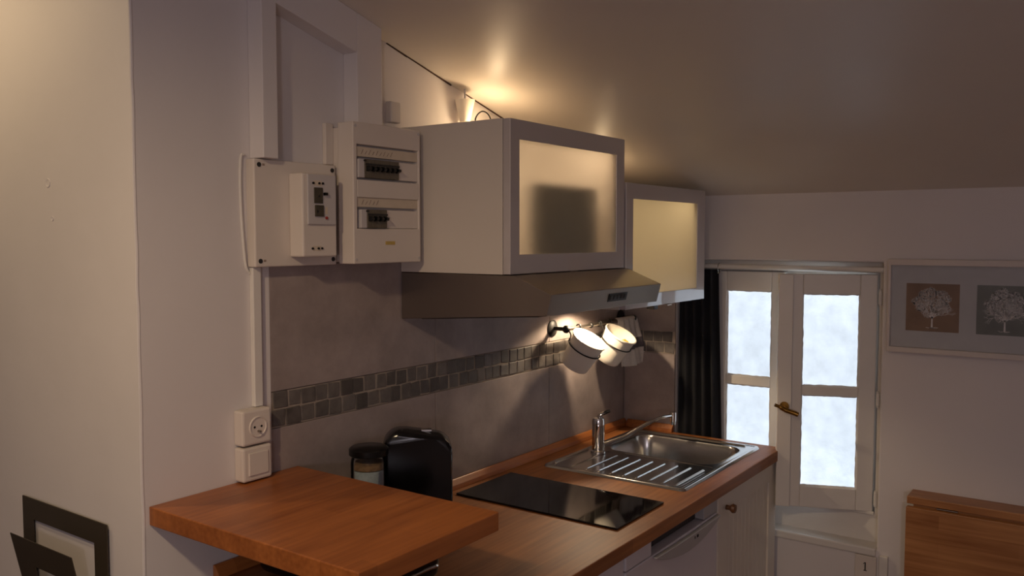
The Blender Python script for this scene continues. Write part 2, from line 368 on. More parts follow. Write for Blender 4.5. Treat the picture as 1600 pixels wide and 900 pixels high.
# fixed frame
fr = slab_hole((-.9715, -.2225, .590, 1.572), (-.948, -.332, .692, 1.535), lambda a, b, t: (t, a, b), 3.150, 3.182)
obj('window_frame', fr, 'trimwhite', win, .004)
obj('rebate', slab_hole((-.9715, -.2225, .590, 1.572), (-.918, -.355, .725, 1.500), lambda a, b, t: (t, a, b), 3.1825, 3.230), 'trimwhite', win, .004)
obj('bottom_bead', B(3.140, 3.151, -.948, -.222, .690, .702), 'trimwhite', win, .003)
obj('window_sill', B(3.078, 3.21, -.9715, -.2225, .565, .594), 'trimwhite', win, .006)
def sash(f, y0, y1, z0, z1, panes, t):
    """f maps (a along width, n across thickness, z); panes = (a0,a1,[(z0,z1),(z0,z1)])"""
    a0, a1, zs = panes
    s = obj('sash', box(BM(), y0, a0, 0, t, z0, z1, f), 'trimwhite', win, .003)
    # one frame made of stiles, rails and a glazing bar
    parts = [(a1, y1, z0, z1), (a0, a1, z0, zs[0][0]), (a0, a1, zs[0][1], zs[1][0]), (a0, a1, zs[1][1], z1)]
    for i, (p, q, r, u) in enumerate(parts):
        obj(['stile', 'bottom_rail', 'glazing_bar', 'top_rail'][i], box(BM(), p, q, .0005, t - .0005, r, u, f), 'trimwhite', s, .003)
    for (r, u) in zs:
        obj('pane', box(BM(), a0 - .002, a1 + .002, t * .55, t * .55 + .003, r - .002, u + .002, f), 'pane', s)
        # lumpy putty around the glass
        bm = BM(); n = 22; loop = []
        per = [(a0, r), (a1, r), (a1, u), (a0, u)]
        for k in range(4):
            (xa, za), (xb, zb) = per[k], per[(k + 1) % 4]
            for i in range(n):
                t_ = i / n; loop.append(Vector(f(xa + (xb - xa) * t_ + random.uniform(-.0012, .0012), t * .4, za + (zb - za) * t_ + random.uniform(-.0012, .0012))))
        obj('putty', tube(bm, loop, .0042, 6, True), 'trimwhite', s, smooth=True)
    return s
sash(lambda a, n, z: (3.152 + n, -a, z), .338, .620, .7005, 1.530, (.398, .571, [(.765, 1.099), (1.133, 1.457)]), .029)
th = R_(22); hx, hy = 3.146, -.945
fs = lambda a, n, z: (hx - a * math.sin(th) + n * math.cos(th), hy + a * math.cos(th) + n * math.sin(th), z)
rs = sash(fs, .002, .328, .7005, 1.529, (.057, .245, [(.776, 1.101), (1.134, 1.459)]), .034)
obj('meeting_bead', box(BM(), .279, .327, -.010, .001, .702, 1.527, fs), 'trimwhite', rs, .002)
bm = BM(); cyl(bm, fs(.303, -.010, 1.062), fs(.303, -.016, 1.062), .016); cyl(bm, fs(.303, -.014, 1.058), fs(.303, -.046, 1.058), .007)
hd = obj('handle', tube(bm, smooth_path([fs(.338, -.050, 1.072), fs(.318, -.047, 1.064), fs(.300, -.046, 1.054), fs(.275, -.046, 1.046), fs(.258, -.047, 1.040)]), [.006] * 8 + [.008] * 8 + [.0085] * 16 + [.007], 12), 'brass', rs, smooth=True)
hd['label'] = 'brass lever handle'
for z in (.752, 1.10, 1.452):
    bm = BM(); cyl(bm, (3.132, -.955, z - .022), (3.132, -.955, z + .022), .006); cyl(bm, (3.132, -.955, z - .028), (3.132, -.955, z - .023), .0045); cyl(bm, (3.132, -.955, z + .023), (3.132, -.955, z + .028), .0045)
    obj('hinge', bm, 'trimwhite', win, smooth=True)

# curtain in the window's left reveal and its rod
rod = thing('curtain_rod', (3.105, -.6, 1.545), 'white curtain rod across the top of the window recess', 'curtain rod')
obj('rod', cyl(BM(), (3.108, -.970, 1.548), (3.108, -.226, 1.548), .0095, n=16), 'trimwhite', rod, smooth=True)
bm = BM(); tube(bm, [(3.108 + .013 * math.cos(t), -.385, 1.540 + .020 * math.sin(t)) for t in (2 * math.pi * k / 20 for k in range(20))], .0018, 8, True)
obj('ring', bm, 'chrome', rod, smooth=True)
bm = BM(); NU, NZ = 90, 26; V = []
for i in range(NU + 1):
    s_ = i / NU; row = []
    for j in range(NZ + 1):
        z = .605 + (1.536 - .605) * j / NZ; k = 1 - j / NZ
        y = -.228 - s_ * (.160 + .020 * k)
        x = 3.105 + .017 * math.sin(s_ * math.pi * 9 + .4 * math.sin(z * 5)) * (.55 + .45 * k) + .004 * math.sin(s_ * 31 + z * 3)
        row.append(bm.verts.new((x, y, z)))
    V.append(row)
for i in range(NU):
    for j in range(NZ): bm.faces.new([V[i][j], V[i + 1][j], V[i + 1][j + 1], V[i][j + 1]])
o = obj('curtain', bm, 'curtain', None, 0, True, (3.105, -.29, .605))
so = o.modifiers.new('cloth_thickness', 'SOLIDIFY'); so.thickness = .002
tag(o, 'charcoal cloth curtain gathered at the left of the window', 'curtain')

# ================================================================== WORKTOP, BASE UNITS
WT = .862; XR = 3.076
SX0, SX1, SY0, SY1 = 2.358, 3.018, -.588, -.082            # sink outline
wt = thing('worktop', (2.1, -.33, WT), 'long oiled wooden worktop carrying the hob and sink', 'worktop')
obj('slab', slab_hole((1.15, XR, -.65, -.001), (SX0 + .015, SX1 - .015, SY0 + .015, SY1 - .015), lambda a, b, t: (a, b, t), WT, .90), 'worktop', wt, .0025)
up = [(-.022, .9003), (-.001, .9003), (-.001, .929), (-.007, .929), (-.019, .914)]
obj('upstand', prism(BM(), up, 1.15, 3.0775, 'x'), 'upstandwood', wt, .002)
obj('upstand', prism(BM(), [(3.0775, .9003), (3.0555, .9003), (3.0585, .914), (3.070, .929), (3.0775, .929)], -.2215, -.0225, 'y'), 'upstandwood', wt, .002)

# inset sink: one pressed sheet shaped as a height field
BX0, BX1, BY0, BY1 = 2.675, 2.962, -.548, -.135
def sq(d, r): return d
def rr(x, y, x0, x1, y0, y1, r):                             # signed distance to a rounded rectangle (negative inside)
    qx = abs(x - (x0 + x1) / 2) - (x1 - x0) / 2 + r; qy = abs(y - (y0 + y1) / 2) - (y1 - y0) / 2 + r
    return math.hypot(max(qx, 0), max(qy, 0)) + min(max(qx, qy), 0) - r
def st(t): t = max(0, min(1, t)); return t * t * (3 - 2 * t)
def sink_z(x, y):
    z = .9055
    e = -rr(x, y, SX0, SX1, SY0, SY1, .018)
    z += .0025 * (st(e / .006) - st((e - .010) / .010))         # rolled outer edge
    if e < .004: z = .9004 + (z - .9004) * st(e / .004 + .1)
    d = -rr(x, y, SX0 + .022, BX0 - .012, SY0 + .024, SY1 - .085, .02)
    z -= .003 * st(d / .010)                                     # drainer dish
    if d > .0:
        for k in range(8):
            yr = -.225 - .0452 * k
            if 2.392 < x < 2.618:
                z += .0042 * math.exp(-((y - yr) / .0030) ** 2) * st((x - 2.392) / .02) * st((2.618 - x) / .01)
            z += .0022 * math.exp(-(((y - yr - .004) / .004) ** 2 + ((x - 2.378) / .004) ** 2))
    b = -rr(x, y, BX0, BX1, BY0, BY1, .06)
    z -= .0015 * st((b + .008) / .008)
    if b > 0: z -= .150 * st(b / .042) ** .8 + .004 * st((b - .04) / .1)
    r1 = -rr(x, y, 2.982, 2.998, -.545, -.110, .006); z += .0055 * st(r1 / .006)   # raised bars
    r2 = -rr(x, y, 2.395, 2.62, -.112, -.098, .006); z += .005 * st(r2 / .006)
    return z
nx, ny = 200, 260
bm = BM(); V = [[None] * (ny + 1) for _ in range(nx + 1)]
for i in range(nx + 1):
    for j in range(ny + 1):
        x = SX0 + (SX1 - SX0) * i / nx; y = SY0 + (SY1 - SY0) * j / ny
        d = rr(x, y, SX0, SX1, SY0, SY1, .018)
        if d > 0:                                              # pull the square corners onto the rounded outline
            cx = min(max(x, SX0 + .018), SX1 - .018); cy = min(max(y, SY0 + .018), SY1 - .018)
            l = math.hypot(x - cx, y - cy); x = cx + (x - cx) * .018 / l; y = cy + (y - cy) * .018 / l
        V[i][j] = bm.verts.new((x, y, sink_z(x, y)))
for i in range(nx):
    for j in range(ny):
        bm.faces.new([V[i][j], V[i + 1][j], V[i + 1][j + 1], V[i][j + 1]])
sink = thing('sink', (2.69, -.33, .90), 'stainless steel inset sink with ribbed drainer at the window end of the worktop', 'sink')
so = obj('basin', bm, 'sinksteel', sink, 0, True)
obj('drain', lathe(BM(), [(.040, .0), (.040, .003), (.030, .0035), (.028, .001), (.012, .001), (.010, .006), (.001, .007)], Matrix.Translation((2.82, -.34, .752))), 'chrome', sink, smooth=True)

# mixer tap
fx, fy = 2.612, -.150
fa = thing('faucet', (fx, fy, .905), 'chrome mixer tap with a long swan spout behind the sink', 'faucet')
obj('base', lathe(BM(), [(.027, -.001), (.027, .006), (.0225, .010), (.0215, .05), (.0222, .095), (.0222, .112), (.019, .122), (.001, .126)], Matrix.Translation((fx, fy, .905))), 'chrome', fa, smooth=True)
sp = smooth_path([(fx + .012, fy - .006, .928), (2.70, -.205, .950), (2.745, -.235, .974), (2.79, -.265, .996), (2.84, -.285, 1.006), (2.892, -.30, 1.006)], 8)
spo = obj('spout', tube(BM(), sp, [.0085 - .003 * i / len(sp) for i in range(len(sp))], 14), 'chrome', fa, smooth=True)
bm = BM(); cyl(bm, (2.895, -.302, 1.018), (2.895, -.302, .985), .0115, .0115); cyl(bm, (2.895, -.302, .985), (2.895, -.302, .972), .0100, .009)
obj('aerator', bm, 'chrome', spo, smooth=True)
bm = tube(BM(), smooth_path([(fx, fy, 1.026), (fx + .004, fy - .010, 1.040), (fx + .010, fy - .024, 1.046)], 6), [.008] * 6 + [.0065] * 6 + [.005], 12)
lv = obj('lever', bm, 'chrome', fa, smooth=True)
lt = obj('lever_tip', tube(BM(), [(fx + .006, fy - .016, 1.042), (fx + .012, fy - .028, 1.050), (fx + .016, fy - .038, 1.053)], [.006, .007, .005], 12), 'black', lv, smooth=True); lt['label'] = 'black lever tip'

# hob
HX0, HX1, HY0, HY1 = 1.945, 2.222, -.588, -.052
hb = thing('hob', (2.08, -.32, .90), 'black glass two-ring hob set in the worktop', 'hob')
obj('glass_top', B(HX0, HX1, HY0, HY1, .9003, .9062), 'hob', hb, .0015)

# raised bar top and what stands under and behind it
bt = tag(obj('bar_top', B(1.0, 1.396, -.613, -.001, 1.060, 1.100), 'bartop', None, .0025, False, (1.2, -.3, 1.06)), 'thick square wooden bar top raised above the left end of the worktop', 'bar top')
lg = thing('table_grill', (1.42, -.23, .90), 'low black appliance with chrome handles tucked under the raised bar top', 'appliance')
obj('body', B(1.215, 1.44, -.43, -.06, .904, .99), 'black', lg, .03, True, seg=4)
for hx_, pts in ((0, [(1.218, -.30, .945), (1.193, -.30, .953), (1.190, -.22, .957), (1.190, -.20, .957), (1.193, -.13, .953), (1.218, -.13, .945)]), (1, [(1.27, -.427, .945), (1.27, -.452, .953), (1.31, -.456, .957), (1.35, -.456, .957), (1.39, -.452, .953), (1.39, -.427, .945)])):
    obj('handle', tube(BM(), smooth_path(pts, 5), .004, 8), 'chrome', lg, smooth=True)['label'] = 'chrome wire handle'
for (x, y) in ((1.27, -.38), (1.27, -.09), (1.39, -.38), (1.39, -.10)):
    obj('foot', cyl(BM(), (x, y, .9002), (x, y, .912), .012), 'black', lg)

jr = thing('glass_jar', (1.540, -.10, .9004), 'glass storage jar with a black lid, left of the black appliance', 'jar')
jm = Matrix.Translation((1.540, -.10, .9004)); JR = .0455
obj('jar_body', lathe(BM(), [(.001, 0), (JR - .003, 0), (JR, .004), (JR, .195), (JR - .004, .210), (JR - .007, .210), (JR - .002, .194), (JR - .002, .006), (.001, .006)], jm), 'jar', jr, smooth=True)
obj('contents', lathe(BM(), [(.001, .0065), (JR - .003, .0065), (JR - .003, .176), (.001, .178)], jm), 'sugar', jr, smooth=True)['label'] = 'pale grey contents'
obj('contents', lathe(BM(), [(.001, .1785), (JR - .003, .1785), (JR - .003, .192), (.001, .194)], jm), 'coffee', jr, smooth=True)['label'] = 'brown layer on top'
obj('lid', lathe(BM(), [(.001, .2115), (JR + .001, .2115), (JR + .004, .214), (JR + .004, .228), (JR - .002, .233), (.001, .235)], jm), 'black', jr, smooth=True)['label'] = 'black lid'

# upright black appliance: two shells with a latch between them
ac = Vector((1.684, -.135, .9003)); ang = R_(-48)
au = Vector((math.cos(ang), math.sin(ang), 0)); av = Vector((-math.sin(ang), math.cos(ang), 0))
ap = thing('black_appliance', tuple(ac), 'glossy black rounded appliance standing upright on the worktop beside the jar', 'appliance')
def shell(v0, v1, w, h, crown):
    out = []; r = .045
    pr = [(-w, .0), (w, .0), (w, h - r - .012)] + [(w - r + r * math.cos(t), h - r - .012 + r * math.sin(t)) for t in (math.pi / 2 * k / 8 for k in range(1, 9))]
    pr += [(0.012, h - .006), (-.030, h)]
    pr += [(-w + r + r * math.cos(t), h - r + r * math.sin(t)) for t in (math.pi / 2 + math.pi / 2 * k / 8 for k in range(0, 9))]
    bm = BM(); rings = []
    for (v, sc) in ((v0, .93), (v0 + (v1 - v0) * .12, .985), (v0 + (v1 - v0) * .35, 1), (v1, 1)):
        rings.append([bm.verts.new(ac + au * (p[0] * sc) + av * v + Vector((0, 0, p[1] * (1 - (1 - sc) * .5)))) for p in pr])
    n = len(pr)
    for A, Bv in zip(rings, rings[1:]):
        for i in range(n): bm.faces.new([A[i], A[(i + 1) % n], Bv[(i + 1) % n], Bv[i]])
    bm.faces.new(rings[0]); bm.faces.new(rings[-1][::-1]); return bm
obj('front_shell', shell(-.050, -.0015, .090, .258, 0), 'blackgloss', ap, 0, True)
obj('rear_shell', shell(.050, .0015, .090, .256, 0), 'blackgloss', ap, 0, True)
lp = ac + au * .022 + Vector((0, 0, .248))
bm = BM(); 
def lf(x, y, z): return lp + au * x + av * y + Vector((0, 0, z))
box(bm, -.013, .016, -.010, .010, 0, .007, lf)
obj('latch', bm, 'chrome', ap, .002)['label'] = 'small chrome latch'

# dishwasher
YF = -.635
dw = thing('dishwasher', (2.205, -.35, 0), 'white dishwasher with a curved recessed grip under the worktop', 'dishwasher')
obj('casing', B(1.905, 2.502, -.60, -.03, .05, .855), 'enamel', dw, .003)
obj('door', B(1.906, 2.501, YF, -.601, .12, .8105), 'enamel', dw, .003)
obj('control_panel', B(1.906, 2.05, YF, -.601, .8135, .858), 'enamel', dw, .003)
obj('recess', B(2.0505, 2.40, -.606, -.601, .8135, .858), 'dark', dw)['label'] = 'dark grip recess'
obj('control_panel', B(2.4005, 2.501, YF, -.601, .8135, .858), 'enamelgrey', dw, .003)
n = 20; tp = []; bt_ = []
for k in range(n + 1):
    t_ = k / n; x = 2.055 + .44 * t_; tp.append((x, .808 - .004 * math.sin(t_ * math.pi))); bt_.append((x, .804 - .040 * math.sin(t_ * math.pi) ** .8))
gr = obj('grip', prism(BM(), tp + bt_[::-1], YF - .014, YF - .0005, 'y'), 'enamelgrey', dw, .004, True); gr['label'] = 'grey curved grip lip'
for x in (2.30, 2.315, 2.322): obj('mark', B(x, x + .005, YF - .0146, YF - .014, .788, .796), 'blackink', gr)
obj('plinth', B(1.905, 2.502, -.57, -.03, .0, .049), 'dark', dw)

# sink cabinet with a beadboard door
bc = thing('sink_cabinet', (2.78, -.33, 0), 'cream base cabinet with a grooved door under the sink', 'cabinet')
for x in (2.507, 3.035): obj('side_panel', B(x, x + .015, -.61, -.03, .1, .74), 'cabinet', bc)
obj('bottom_panel', B(2.5225, 3.0345, -.595, -.03, .1, .115), 'cabinet', bc)
obj('front_rail', B(2.507, 3.05, -.612, -.596, .7405, .858), 'cabinet', bc, .001)
dr = obj('door', slab_hole((2.508, 3.049, .12, .855), (2.585, 2.975, .20, .795), lambda a, b, t: (a, t, b), YF, -.6135), 'cabinet', bc, .003)
nb = 11; wd = (2.975 - 2.585) / nb
for k in range(nb):
    obj('board', B(2.585 + k * wd + .0012, 2.585 + (k + 1) * wd - .0012, YF + .006, -.616, .201, .794), 'cabinet', dr, .0025)
obj('back_panel', B(2.586, 2.974, -.6158, -.6137, .201, .794), 'cabinet', dr)
obj('knob', lathe(BM(), [(.008, 0), (.007, .012), (.011, .016), (.015, .022), (.013, .030), (.001, .033)], Matrix.Translation((2.575, YF, .808)) @ Matrix.Rotation(R_(90), 4, 'X')), 'knobwood', dr, smooth=True)['label'] = 'round brown wooden knob'
obj('plinth', B(2.507, 3.05, -.57, -.55, 0, .099), 'cabinet', bc)
# open shelf unit that carries the left end of the worktop (below the frame)
lu = thing('end_cabinet', (1.5, -.33, 0), 'white base cabinet under the left end of the worktop', 'cabinet')
obj('carcass', B(1.16, 1.895, -.60, -.03, .10, .86), 'melamine', lu, .002)
for x0, x1 in ((1.161, 1.526), (1.529, 1.894)): obj('door', B(x0, x1, YF, -.601, .12, .855), 'enamel', lu, .003)
obj('plinth', B(1.16, 1.895, -.57, -.03, 0, .099), 'dark', lu)

# ================================================================== WALL CABINETS, HOOD
CY = -.373
def wall_cabinet(x0, x1, z0, z1, label, glass, tone):
    c = thing('wall_cabinet', ((x0 + x1) / 2, -.19, z0), label, 'cabinet', )
    t = .016; yb = CY + .024
    for a in (x0, x1 - t): obj('side_panel', B(a, a + t, yb, -.002, z0, z1), 'melamine', c, .001)
    obj('top_panel', B(x0 + t, x1 - t, yb, -.002, z1 - t, z1), 'melamine', c)
    obj('bottom_panel', B(x0 + t, x1 - t, yb, -.002, z0, z0 + t), 'melamine', c)
    obj('back_panel', B(x0 + t, x1 - t, -.008, -.002, z0 + t, z1 - t), 'melamine', c)
    g = glass
    d = obj('door', slab_hole((x0 + .001, x1 - .001, z0 + .001, z1 - .001), g, lambda a, b, t_: (a, t_, b), CY, yb - .002), 'doorframe', c, .0012)
    obj('glass_panel', B(g[0] - .001, g[1] + .001, CY + .002, CY + .007, g[2] - .001, g[3] + .001), 'frost', d)
    xm = (x0 + x1) / 2
    obj('door_pull', B(xm - .018, xm + .018, CY - .006, CY + .004, z0 - .004, z0 + .001), 'steel', d, .001)
    return c
c1 = wall_cabinet(1.770, 2.374, 1.563, 1.957, 'nearer wall cabinet with a frosted glass door above the cooker hood', (1.812, 2.324, 1.614, 1.906), 0)
c2 = wall_cabinet(2.386, 2.998, 1.431, 1.828, 'farther wall cabinet with a plain frosted glass door beside the window', (2.434, 2.930, 1.475, 1.778), 0)
def strip_lamp(loc, target, energy, color, sx):
    o = lamp('cabinet_lamp', 'AREA', loc, energy, color, sx, target); o.data.shape = 'RECTANGLE'; o.data.size_y = .02; return o
strip_lamp((2.07, -.335, 1.930), (2.07, .0, 1.84), 1.9, (1, .79, .62), .46)
strip_lamp((2.69, -.335, 1.800), (2.69, .0, 1.62), 1.3, (1, .82, .54), .50)

hd_ = thing('range_hood', (2.07, -.24, 1.432), 'brushed steel cooker hood with a sloped front under the nearer wall cabinet', 'cooker hood')
hp = [(-.003, 1.5615), (-.385, 1.5615), (-.497, 1.518), (-.483, 1.464), (-.003, 1.432)]
obj('body', prism(BM(), hp, 1.7705, 2.3785, 'x'), 'steel', hd_, .0015)
fy_ = lambda z: -.483 - .014 * (z - 1.464) / .054
hc = lambda x, y, z: (x, fy_(z) - y, z)
cp = obj('control_panel', box(BM(), 2.065, 2.170, -.001, .0015, 1.482, 1.504, hc), 'black', hd_); cp['label'] = 'black button panel'
for k in range(5): obj('button', box(BM(), 2.071 + k * .02, 2.085 + k * .02, .0015, .004, 1.487, 1.499, hc), 'dark', cp, .001)
obj('motor_housing', B(1.978, 2.272, -.330, -.28, 1.5795, 1.806), 'housing', hd_, .006)['label'] = 'dark housing seen through the cabinet glass'
obj('filter', prism(BM(), [(-.44, 1.4606), (-.05, 1.4346), (-.05, 1.4316), (-.44, 1.4576)], 1.80, 2.35, 'x'), 'dark', hd_)

# lamp and cord on top of the cabinets
tl = thing('cabinet_top_lamp', (2.02, -.03, 1.9575), 'small white lamp glowing on top of the nearer wall cabinet', 'lamp')
lm = Matrix.Translation((2.02, -.030, 1.9575))
obj('lamp_base', lathe(BM(), [(.001, 0), (.036, 0), (.036, .008), (.010, .013), (.008, .045), (.001, .046)], lm), 'plastic', tl, smooth=True)
obj('lamp_shade', lathe(BM(), [(.015, .040), (.030, .105), (.028, .105), (.013, .041)], lm, 24), 'shade', tl, smooth=True)
obj('stem', tube(BM(), [(2.02, -.030, 2.0), (2.02, -.030, 2.094)], .0028, 8), 'plasticgrey', tl, smooth=True)
cd_ = smooth_path([(2.068, -.03, 1.962), (2.072, -.03, 2.015), (2.100, -.035, 2.038), (2.130, -.04, 2.022), (2.138, -.045, 1.962)], 8)
obj('cord', tube(BM(), cd_, .0022, 8), 'black', tl, smooth=True)['label'] = 'looped black cord'
lamp('cabinet_top_bulb', 'POINT', (2.045, -.095, 1.985), .62, (1, .72, .42), .015)
lamp('cabinet_top_bulb', 'POINT', (2.60, -.14, 1.865), .25, (1, .72, .42), .015)

# puck lamp under the farther cabinet
pl = thing('under_cabinet_lamp', (2.63, -.115, 1.431), 'small round lamp under the farther wall cabinet lighting the pots', 'lamp')
obj('lamp_body', lathe(BM(), [(.001, 0), (.032, 0), (.032, -.010), (.028, -.014), (.026, -.012), (.001, -.012)], Matrix.Translation((2.63, -.115, 1.4308))), 'steel', pl, smooth=True)
lamp('puck_bulb', 'SPOT', (2.63, -.115, 1.412), 8, (1, .76, .50), .012, (2.63, -.115, .9), 150, .3)
hk = tag(obj('hinge_block', B(2.735, 2.765, -.30, -.27, 1.405, 1.4308), 'dark', None, .002, False, (2.75, -.285, 1.42)), 'small dark grey fitting hanging under the farther wall cabinet', 'fitting')

# ================================================================== RAIL, POTS, TOWEL
RZ, RY = 1.338, -.058
rl = thing('kitchen_rail', (2.78, 0, RZ), 'black and steel utensil rail on the tiles behind the sink', 'rail')
for x in (2.545, 3.045):
    bk = obj('wall_disc', lathe(BM(), [(.030, 0), (.030, .003), (.024, .007), (.010, .010), (.001, .010)], Matrix.Translation((x, 0, RZ)) @ Matrix.Rotation(R_(90), 4, 'X')), 'blackiron', rl, smooth=True)
    bm = BM(); cyl(bm, (x, -.008, RZ), (x, RY, RZ), .007)
    bmesh.ops.create_uvsphere(bm, u_segments=16, v_segments=10, radius=.014, matrix=Matrix.Translation((x, RY, RZ)))
    obj('bracket', bm, 'blackiron', bk, smooth=True)
obj('rod', cyl(BM(), (2.545, RY, RZ), (3.045, RY, RZ), .0065, n=14), 'steel', rl, smooth=True)
for x in (2.715, 2.775): 
    bm = BM(); bmesh.ops.create_uvsphere(bm, u_segments=14, v_segments=10, radius=.0105, matrix=Matrix.Translation((x, RY, RZ)))
    obj('collar', bm, 'blackiron', rl, smooth=True)

def pot_set(cx, cy, cz, tilt, which, plabel, hlabel, r=.064, L=.118):
    mt = Matrix.Translation((cx, cy, cz)) @ Matrix.Rotation(R_(tilt), 4, 'X')     # local z = pot axis, origin = rim centre
    p = thing('utensil_pot', tuple(mt @ Vector((0, 0, -L))), plabel, 'pot', 'white pots on the utensil rail')
    obj('pot_wall', lathe(BM(), [(.001, -L), (r * .74, -L), (r * .78, -L + .004), (r * .82, -L + .02), (r * .94, -.008), (r, -.005), (r, 0), (r - .004, .0005), (r - .006, -.008), (r * .80, -L + .018), (r * .74, -L + .006), (.001, -L + .005)], mt, 40), 'pot', p, smooth=True)
    h = thing('pot_holder', tuple(mt @ Vector((0, 0, -.03))), hlabel, 'holder', 'wire pot holders on the rail')
    rr_ = r * .94 + .001; z0 = -.040
    obj('ring', tube(BM(), [mt @ Vector((rr_ * math.cos(t), rr_ * math.sin(t), z0)) for t in (2 * math.pi * k / 40 for k in range(40))], .0024, 8, True), 'blackiron', h, smooth=True)
    for sx in (-.040, .040):
        a = mt @ Vector((sx, math.sqrt(rr_ ** 2 - sx ** 2), z0)); b = mt @ Vector((sx, math.sqrt(rr_ ** 2 - sx ** 2) + .004, z0 + .022))
        top = Vector((b.x - .004, RY - .010, RZ - .004))
        hookp = smooth_path([a, b, top, Vector((top.x, RY - .006, RZ + .0085)), Vector((top.x, RY + .006, RZ + .0085)), Vector((top.x, RY + .011, RZ - .006))], 5)
        obj('hook', tube(BM(), hookp, .0024, 8), 'blackiron', h, smooth=True)
    return p, mt
pot_set(2.592, -.125, 1.305, 32, 0, 'white pot hanging nearest the hood, its inside lit bright by the lamp', 'black wire ring and hooks holding the brightly lit pot nearest the hood')
p2, mt2 = pot_set(2.822, -.125, 1.303, 32, 1, 'white pot hanging next to the towel with a yellow scrap inside', 'black wire ring and hooks holding the pot next to the towel')
sg = obj('sponge', box(BM(), -.034, .030, -.012, .010, -.075, -.018, lambda x, y, z: mt2 @ Vector((x, y - .022, z))), 'sponge', None, .005, False, tuple(mt2 @ Vector((0, -.02, -.07))))
tag(sg, 'yellow sponge showing inside the pot next to the towel', 'sponge')

# towel folded over the rail
tw = thing('dish_towel', (2.965, RY, RZ + .008), 'white dish towel with a grey stripe draped over the rail', 'towel')
def towel_pt(s_, u, k):
    # s_ along the drop, u across
    fl = .010 * math.sin(u * 9 + 1) * st(s_ / .15) + .004 * math.sin(u * 23)
    x = 2.898 + u * (.150 + .20 * min(s_, .2) ) + .06 * s_
    if k == 0:
        if s_ < .02: a = s_ / .02 * math.pi / 2; return (x, RY - .0095 * math.sin(a) , RZ + .0095 * math.cos(a))
        return (x, RY - .0100 - .018 * st(s_ / .2) + fl * .8, RZ - (s_ - .02) * .97 - .018 * math.sin(u * 3.0) * s_)
def towel_sheet(s0, s1, ns):
    bm = BM(); nu = 24
    V = [[bm.verts.new(towel_pt(s0 + (s1 - s0) * i / ns, j / nu, 0)) for j in range(nu + 1)] for i in range(ns + 1)]
    for i in range(ns):
        for j in range(nu): bm.faces.new([V[i][j], V[i][j + 1], V[i + 1][j + 1], V[i + 1][j]])
    return bm
for (s0, s1, m, nm) in ((0, .095, 'towel', 'upper_cloth'), (.095, .135, 'towelgrey', 'stripe'), (.135, .200, 'towel', 'lower_cloth')):
    o = obj(nm, towel_sheet(s0, s1, 14), m, tw, 0, True); so_ = o.modifiers.new('cloth_thickness', 'SOLIDIFY'); so_.thickness = .003
    if m == 'towelgrey': o['label'] = 'woven grey stripe'
bm = BM(); nu = 24; V = []
for i in range(12):
    s_ = .17 * i / 11; V.append([])
    for j in range(nu + 1):
        p = towel_pt(.02 + s_, j / nu, 0); V[-1].append(bm.verts.new((p[0] - .004, RY + .012 + .004 * math.sin(j), p[2] + .003)))
for i in range(11):
    for j in range(nu): bm.faces.new([V[i][j], V[i][j + 1], V[i + 1][j + 1], V[i + 1][j]])
o = obj('rear_cloth', bm, 'towel', tw, 0, True); o.modifiers.new('cloth_thickness', 'SOLIDIFY').thickness = .003

# ================================================================== ELECTRICS
p1 = thing('disconnect_box', (1.385, 0, 1.59), 'square white electrical box with a meter switch, left of the fuse box', 'electrical box')
FP = -.030
obj('base_plate', B(1.258, 1.505, FP, -.0005, 1.590, 1.836), 'plastic', p1, .003)
for x in (1.272, 1.493):
    for z in (1.604, 1.823):
        obj('screw', cyl(BM(), (x, FP - .0012, z), (x, FP + .001, z), .0055, n=14), 'dark', p1)
for z in (1.604, 1.823): obj('mark', B(1.281, 1.288, FP - .0004, FP, z - .002, z + .003), 'ink', p1)
sw = obj('switch_cover', B(1.356, 1.462, FP - .048, FP - .0003, 1.612, 1.808), 'plastic', p1, .004)
F2 = FP - .048
obj('faceplate', B(1.368, 1.456, F2 - .005, F2, 1.688, 1.806), 'plasticgrey', sw, .002)
F3 = F2 - .005
obj('meter_window', B(1.386, 1.412, F3 - .003, F3, 1.738, 1.775), 'meter', sw, .001)
obj('meter_window', B(1.388, 1.414, F3 - .004, F3, 1.707, 1.734), 'meter', sw, .001)
obj('mark', B(1.392, 1.396, F3 - .0045, F3 - .004, 1.716, 1.722), 'blackink', sw); obj('mark', B(1.398, 1.402, F3 - .0035, F3 - .003, 1.752, 1.757), 'blackink', sw)
obj('toggle', B(1.415, 1.424, F3 - .008, F3, 1.757, 1.764), 'black', sw, .001)
obj('red_button', cyl(BM(), (1.424, F3 - .003, 1.704), (1.424, F3, 1.704), .0035, n=12), 'red', sw)
obj('label_strip', B(1.420, 1.428, F3 - .0006, F3, 1.713, 1.730), 'paper', sw)
for z, yy in ((1.785, F3), (1.632, F2)):
    obj('label_strip', B(1.386, 1.411, yy - .0006, yy, z - .006, z + .006), 'paper', sw)
    for x in (1.384, 1.402, 1.413): obj('seal_screw', cyl(BM(), (x, yy - .003, z), (x, yy, z), .0028, n=10), 'blackiron', sw)

